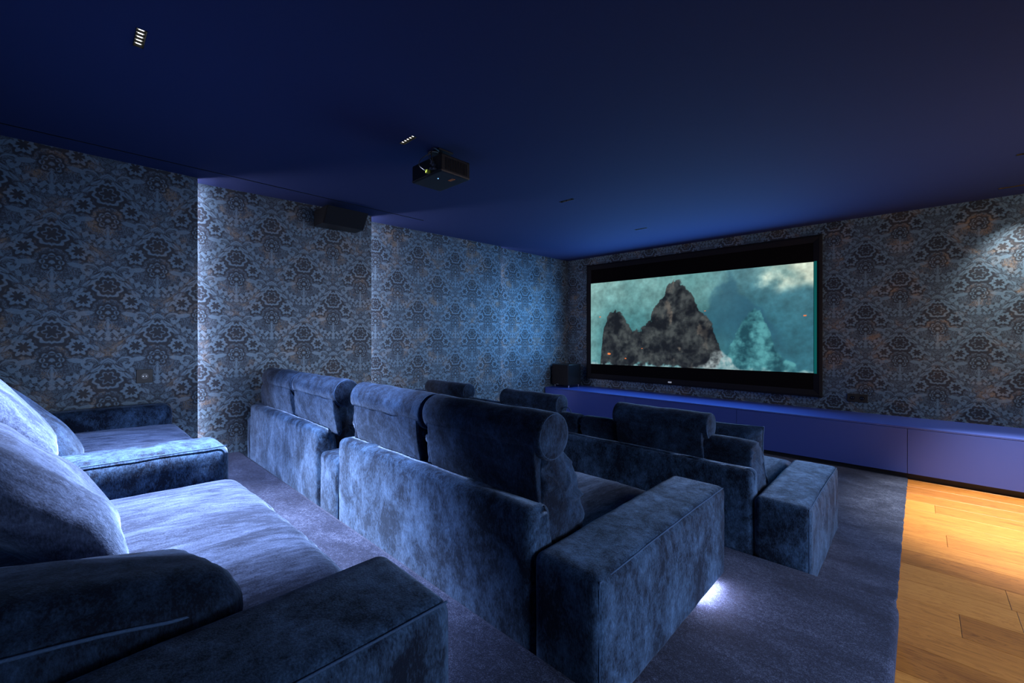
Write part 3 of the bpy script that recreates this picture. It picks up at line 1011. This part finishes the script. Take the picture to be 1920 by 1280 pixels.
def headrest(e, x0, x1, yr, zf, seed, zc=0.800, r=0.083, dy=0.122):
    pr = circle_profile(yr + dy, zf + zc, r, 52)
    hr = obj('headrest', soft_prism(pr, x0, x1, 0.010, 0.014, 20, 0.005, 9, seed, pucker=0.0022), VELVET_B, e, smooth=True)
    for xx in (x0 + 0.006, x1 - 0.006):
        ring = [(xx, yr + dy + r * 0.93 * math.cos(2 * PI * k / 30), zf + zc + r * 0.93 * math.sin(2 * PI * k / 30)) for k in range(30)]
        obj('piping', tube(ring, 0.0028, 5, True), PIPING, hr, smooth=True)
    # flap that hangs down the rear of the back cushion
    fl = smooth_profile([(yr + dy - r * 0.86, zf + zc - 0.02), (yr + dy - r * 0.50, zf + zc - 0.02), (yr + 0.095, zf + zc - 0.10), (yr + 0.105, zf + 0.57), (yr + 0.080, zf + 0.555), (yr + 0.052, zf + zc - 0.10)], 6)
    obj('flap', soft_prism(fl, x0 + 0.030, x1 - 0.030, 0.002, 0.012, 16, 0.004, 12, seed + 3), VELVET_B, hr, smooth=True)
    return hr


# --- middle row: left sofa (two arms) and right sofa
YR, ZF = P3Y, P2
mid_left = empty('sofa', (-3.35, 1.55, ZF), 'blue velvet two-seat sofa with rolled headrests in the middle row, beside the left wall', 'sofa', 'sofas of the home cinema')
arm(mid_left, -2.610, -2.353, YR + 0.004, YR + 1.07, ZF, 1.1)
arm(mid_left, -4.160, -4.042, YR + 0.012, YR + 1.07, ZF, 2.1, side=-1)
backrest(mid_left, -4.038, -2.614, YR, ZF, 3.1)
obj('seat_base', softbox(-4.040, -2.612, YR + 0.12, YR + 1.02, ZF + 0.03, ZF + 0.20, r=0.02, step=0.08, wr=0), VELVET, mid_left, smooth=True)
for k, (xa, xb) in enumerate(((-3.325, -2.618), (-4.035, -3.330))):
    seat(mid_left, xa, xb, YR + 0.14, YR + 1.09, ZF, ZF + 0.335, 4.0 + k)
    back_cushion(mid_left, xa + 0.01, xb - 0.006, YR, ZF, 5.0 + k)
headrest(mid_left, -3.185, -2.490, YR, ZF, 6.0)
headrest(mid_left, -3.860, -3.210, YR, ZF, 7.0)

mid_right = empty('sofa', (-1.5, 1.55, ZF), 'blue velvet two-seat sofa with rolled headrests in the middle row, nearest the wood floor', 'sofa', 'sofas of the home cinema')
arm(mid_right, -0.904, -0.650, YR + 0.002, YR + 1.073, ZF, 11.1, gap=0.042)
backrest(mid_right, -2.350, -0.908, YR, ZF, 12.1)
obj('seat_base', softbox(-2.350, -0.906, YR + 0.12, YR + 1.02, ZF + 0.03, ZF + 0.20, r=0.02, step=0.08, wr=0), VELVET, mid_right, smooth=True)
for k, (xa, xb) in enumerate(((-1.628, -0.910), (-2.345, -1.634))):
    seat(mid_right, xa, xb, YR + 0.14, YR + 1.09, ZF, ZF + 0.335, 14.0 + k)
    back_cushion(mid_right, xa + 0.012, xb - 0.002, YR, ZF, 15.0 + k)
headrest(mid_right, -1.590, -0.905, YR, ZF, 16.0)
headrest(mid_right, -2.285, -1.612, YR, ZF, 17.0)
# light strip under the front right corner of the sofa
obj('light_strip', box_bm(-0.690, -0.672, YR + 0.84, YR + 1.03, ZF + 0.037, ZF + 0.042), STRIP2, mid_right, label='white light strip under the arm')
obj('plinth', box_bm(-2.34, -0.76, YR + 0.10, YR + 0.90, ZF - 0.001, ZF + 0.031), PLINTH, mid_right)
obj('plinth', box_bm(-4.15, -2.40, YR + 0.10, YR + 0.90, ZF - 0.001, ZF + 0.031), PLINTH, mid_left)

# --- front row on the lower carpet
YR, ZF = 2.492, 0.008
fr = empty('sofa', (-2.2, 3.0, ZF), 'blue velvet three-seat sofa in the front row, in front of the console', 'sofa', 'sofas of the home cinema')
arm(fr, -0.633, -0.382, YR + 0.002, YR + 0.955, ZF, 21.1, h=0.443)
arm(fr, -4.240, -4.010, YR + 0.002, YR + 0.955, ZF, 22.1, side=-1, h=0.443)
backrest(fr, -4.006, -0.637, YR, ZF, 23.1, h=0.570)
obj('seat_base', softbox(-4.008, -0.635, YR + 0.12, YR + 0.98, ZF + 0.03, ZF + 0.25, r=0.02, step=0.08, wr=0), VELVET, fr, smooth=True)
obj('plinth', box_bm(-4.15, -0.44, YR + 0.10, YR + 0.80, ZF - 0.001, ZF + 0.031), PLINTH, fr)
for k, (xa, xb) in enumerate(((-1.800, -0.640), (-2.965, -1.806), (-4.004, -2.970))):
    seat(fr, xa, xb, YR + 0.14, YR + 1.09, ZF, ZF + 0.400, 24.0 + k, 0.035)
    back_cushion(fr, xa + 0.006, xb - 0.006, YR, ZF, 25.0 + k, top=0.700)
for k, (xa, xb) in enumerate(((-1.510, -0.885), (-2.605, -1.985), (-3.715, -3.085))):
    headrest(fr, xa, xb, YR, ZF, 27.0 + k, zc=0.752, r=0.078, dy=0.13)
obj('loop', tube([(-1.985, YR + 0.12, ZF + 0.66)] + [(-1.985 + 0.045 * (1 - math.cos(PI * k / 10)), YR + 0.12, ZF + 0.70 + 0.045 * math.sin(PI * k / 10)) for k in range(11)] + [(-1.895, YR + 0.12, ZF + 0.66)], 0.004, 6), PIPING, fr, smooth=True, label='thin cord loop')


# --- loose pillows and leaning cushions
def pillow(w, h, t, M, seed, pin=0.10, n=26, wr=0.006, rect=False):
    """w x h cushion of thickness t, transformed by M (4x4); local z is thickness"""
    vl_, fs_ = [], []
    idx_ = {}
    def P(i, j, s):
        edge = i in (0, n) or j in (0, n)
        key = (i, j, 0 if edge else s)
        if key in idx_: return idx_[key]
        u = -math.cos(PI * i / n); v = -math.cos(PI * j / n)
        if True:
            u = 0.5 * u + 0.5 * (2 * i / n - 1); v = 0.5 * v + 0.5 * (2 * j / n - 1)
        f = (max(0, 1 - abs(u) ** 3.0) ** 0.55) * (max(0, 1 - abs(v) ** 3.0) ** 0.55)
        x = u * w / 2 * (1 - pin * (1 - abs(u)) * 0 - pin * (1 - v * v) * 0.6 * abs(u))
        y_ = v * h / 2 * (1 - pin * (1 - u * u) * 0.6 * abs(v))
        z_ = 0 if edge else s * t / 2 * f
        k = mn.noise(Vector((x * 7 + seed, y_ * 7, s * 2))) + 0.6 * mn.noise(Vector((x * 17, y_ * 5 + seed, s * 3)))
        z_ += (0 if edge else s) * wr * 1.6 * k * min(1, f * 2)
        x += 0.5 * wr * mn.noise(Vector((v * 6, seed, 1))); y_ += 0.5 * wr * mn.noise(Vector((u * 6, seed, 5)))
        idx_[key] = len(vl_)
        vl_.append(M @ Vector((x, y_, z_)))
        return idx_[key]
    for s in (1, -1):
        for i in range(n):
            for j in range(n):
                fs_.append((P(i, j, s), P(i + 1, j, s), P(i + 1, j + 1, s), P(i, j + 1, s)))
    rim = [P(i, 0, 1) for i in range(n)] + [P(n, j, 1) for j in range(n)] + [P(n - i, n, 1) for i in range(n)] + [P(0, n - j, 1) for j in range(n)]
    return (vl_, fs_), [vl_[k].copy() for k in rim]


def add_pillow(label, w, h, t, loc, X, Y, seed, group, mat=None, pin=0.10, wr=0.006, pip=True):
    """X: direction of the width, Y: direction of the height (vectors)"""
    X = Vector(X).normalized(); Y = Vector(Y); Y = (Y - X * Y.dot(X)).normalized(); Z = X.cross(Y)
    M = Matrix(((X.x, Y.x, Z.x, loc[0]), (X.y, Y.y, Z.y, loc[1]), (X.z, Y.z, Z.z, loc[2]), (0, 0, 0, 1)))
    e = empty('cushion', loc, label, 'cushion', group)
    d, rim = pillow(w, h, t, M, seed, pin, wr=wr)
    obj('cover', d, mat or VELVET_B, e, smooth=True)
    if pip:
        obj('piping', tube(rim, 0.0035, 6, True), PIPING, e, smooth=True)
    return e


G = 'loose velvet cushions'
add_pillow('dark velvet cushion leaning in the right corner of the front sofa', 0.56, 0.40, 0.17, (-0.945, 2.875, 0.572),
           (1, 0.05, 0.0), (0, -0.35, 1), 31, G)

# --- rear row, nearest the camera
YR, ZF = -0.555, P3
AHR = 0.50
rr = empty('sofa', (-1.5, -0.05, ZF), 'blue velvet sofa with deep seat in the foreground, the rear row', 'sofa', 'sofas of the home cinema')
arm(rr, -0.925, -0.655, YR, 0.520, ZF, 41.1, h=AHR, soft=0.035)
backrest(rr, -2.330, -0.930, YR, ZF, 42.1, h=0.64)
obj('seat_base', softbox(-2.330, -0.928, YR + 0.12, 0.50, ZF + 0.03, ZF + 0.22, r=0.02, step=0.08, wr=0), VELVET, rr, smooth=True)
obj('plinth', box_bm(-2.30, -0.70, YR + 0.08, 0.40, ZF - 0.001, ZF + 0.031), PLINTH, rr)
obj('seat_cushion', softbox(-2.325, -0.930, YR + 0.14, 0.555, ZF + 0.15, ZF + 0.355, r=0.07, puff=(0.004, 0.015, 0.060), step=0.022, wr=0.0085, ws=(14, 2.6, 4), seed=44), VELVET_SEAT, rr, smooth=True)
rl = empty('sofa', (-3.3, -0.05, ZF), 'blue velvet sofa with brightly lit arm in the rear row, beside the left wall', 'sofa', 'sofas of the home cinema')
arm(rl, -2.615, -2.340, YR, 0.520, ZF, 45.1, h=AHR, soft=0.05)
arm(rl, -4.132, -3.960, YR, 0.520, ZF, 46.1, side=-1, h=AHR, soft=0.05)
backrest(rl, -3.955, -2.620, YR, ZF, 47.1, h=0.64)
obj('seat_base', softbox(-3.955, -2.62, YR + 0.12, 0.50, ZF + 0.03, ZF + 0.22, r=0.02, step=0.08, wr=0), VELVET, rl, smooth=True)
obj('plinth', box_bm(-4.10, -2.40, YR + 0.08, 0.40, ZF - 0.001, ZF + 0.031), PLINTH, rl)
obj('seat_cushion', softbox(-3.952, -2.622, YR + 0.14, 0.555, ZF + 0.15, ZF + 0.365, r=0.07, puff=(0.004, 0.015, 0.050), step=0.026, wr=0.0075, ws=(14, 2.6, 4), seed=48), VELVET_SEAT, rl, smooth=True)

GR = 'large loose cushions of the rear sofas'
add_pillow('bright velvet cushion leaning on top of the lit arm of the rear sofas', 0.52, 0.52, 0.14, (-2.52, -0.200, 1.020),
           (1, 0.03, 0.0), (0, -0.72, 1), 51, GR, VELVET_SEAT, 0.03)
add_pillow('large grey-blue velvet cushion reclining at the left edge, beside the foreground seat', 0.62, 0.52, 0.19, (-1.76, -0.078, 0.862),
           (1, 0.06, 0.0), (0, -0.80, 1), 52, GR, VELVET_SEAT, 0.04, wr=0.010, pip=False)
def box_cushion(label, c, size, X, Y, seed, group):
    """thick cushion with a side band and a seam round its upper edge"""
    X = Vector(X).normalized(); Y = Vector(Y); Y = (Y - X * Y.dot(X)).normalized(); Z = X.cross(Y)
    M = Matrix(((X.x, Y.x, Z.x, c[0]), (X.y, Y.y, Z.y, c[1]), (X.z, Y.z, Z.z, c[2]), (0, 0, 0, 1)))
    w, l, t = [v / 2 for v in size]
    e = empty('cushion', c, label, 'cushion', group)
    v, f = softbox(-w, w, -l, l, -t, t, r=t * 0.80, puff=(0.012, 0.006, 0.035), step=0.02, wr=0.010, ws=(7, 5, 7), seed=seed)
    obj('cover', ([M @ p for p in v], f), VELVET_B, e, smooth=True)
    rim = []
    rr = 0.09
    for (sx, sy, a0_) in ((1, 1, 0), (-1, 1, 90), (-1, -1, 180), (1, -1, 270)):
        for k in range(7):
            a_ = math.radians(a0_ + 90 * k / 6)
            rim.append(Vector((sx * (w - rr) + (rr + 0.0) * math.cos(a_), sy * (l - rr) + (rr + 0.0) * math.sin(a_), t * 0.36)))
    pts = []
    for k in range(len(rim)):
        p, q = rim[k], rim[(k + 1) % len(rim)]
        n_ = max(1, int((q - p).length / 0.04))
        for m_ in range(n_):
            x = p.lerp(q, m_ / n_)
            side = 0.010 if n_ > 2 and abs(x.x) > abs(w) * 0.9 else 0.0
            pts.append(M @ (x + Vector((math.copysign(side, x.x) * (1 - (x.y / l) ** 2), 0, 0.006 * mn.noise(x * 9)))))
    obj('seam', tube(pts, 0.0032, 6, True), PIPING, e, smooth=True)
    return e


box_cushion('dark thick velvet cushion with a light seam lying against the foreground arm', (-1.185, -0.085, 0.745), (0.50, 0.65, 0.175),
            (0.96, 0.03, 0.23), (0.02, 1, -0.17), 53, GR)
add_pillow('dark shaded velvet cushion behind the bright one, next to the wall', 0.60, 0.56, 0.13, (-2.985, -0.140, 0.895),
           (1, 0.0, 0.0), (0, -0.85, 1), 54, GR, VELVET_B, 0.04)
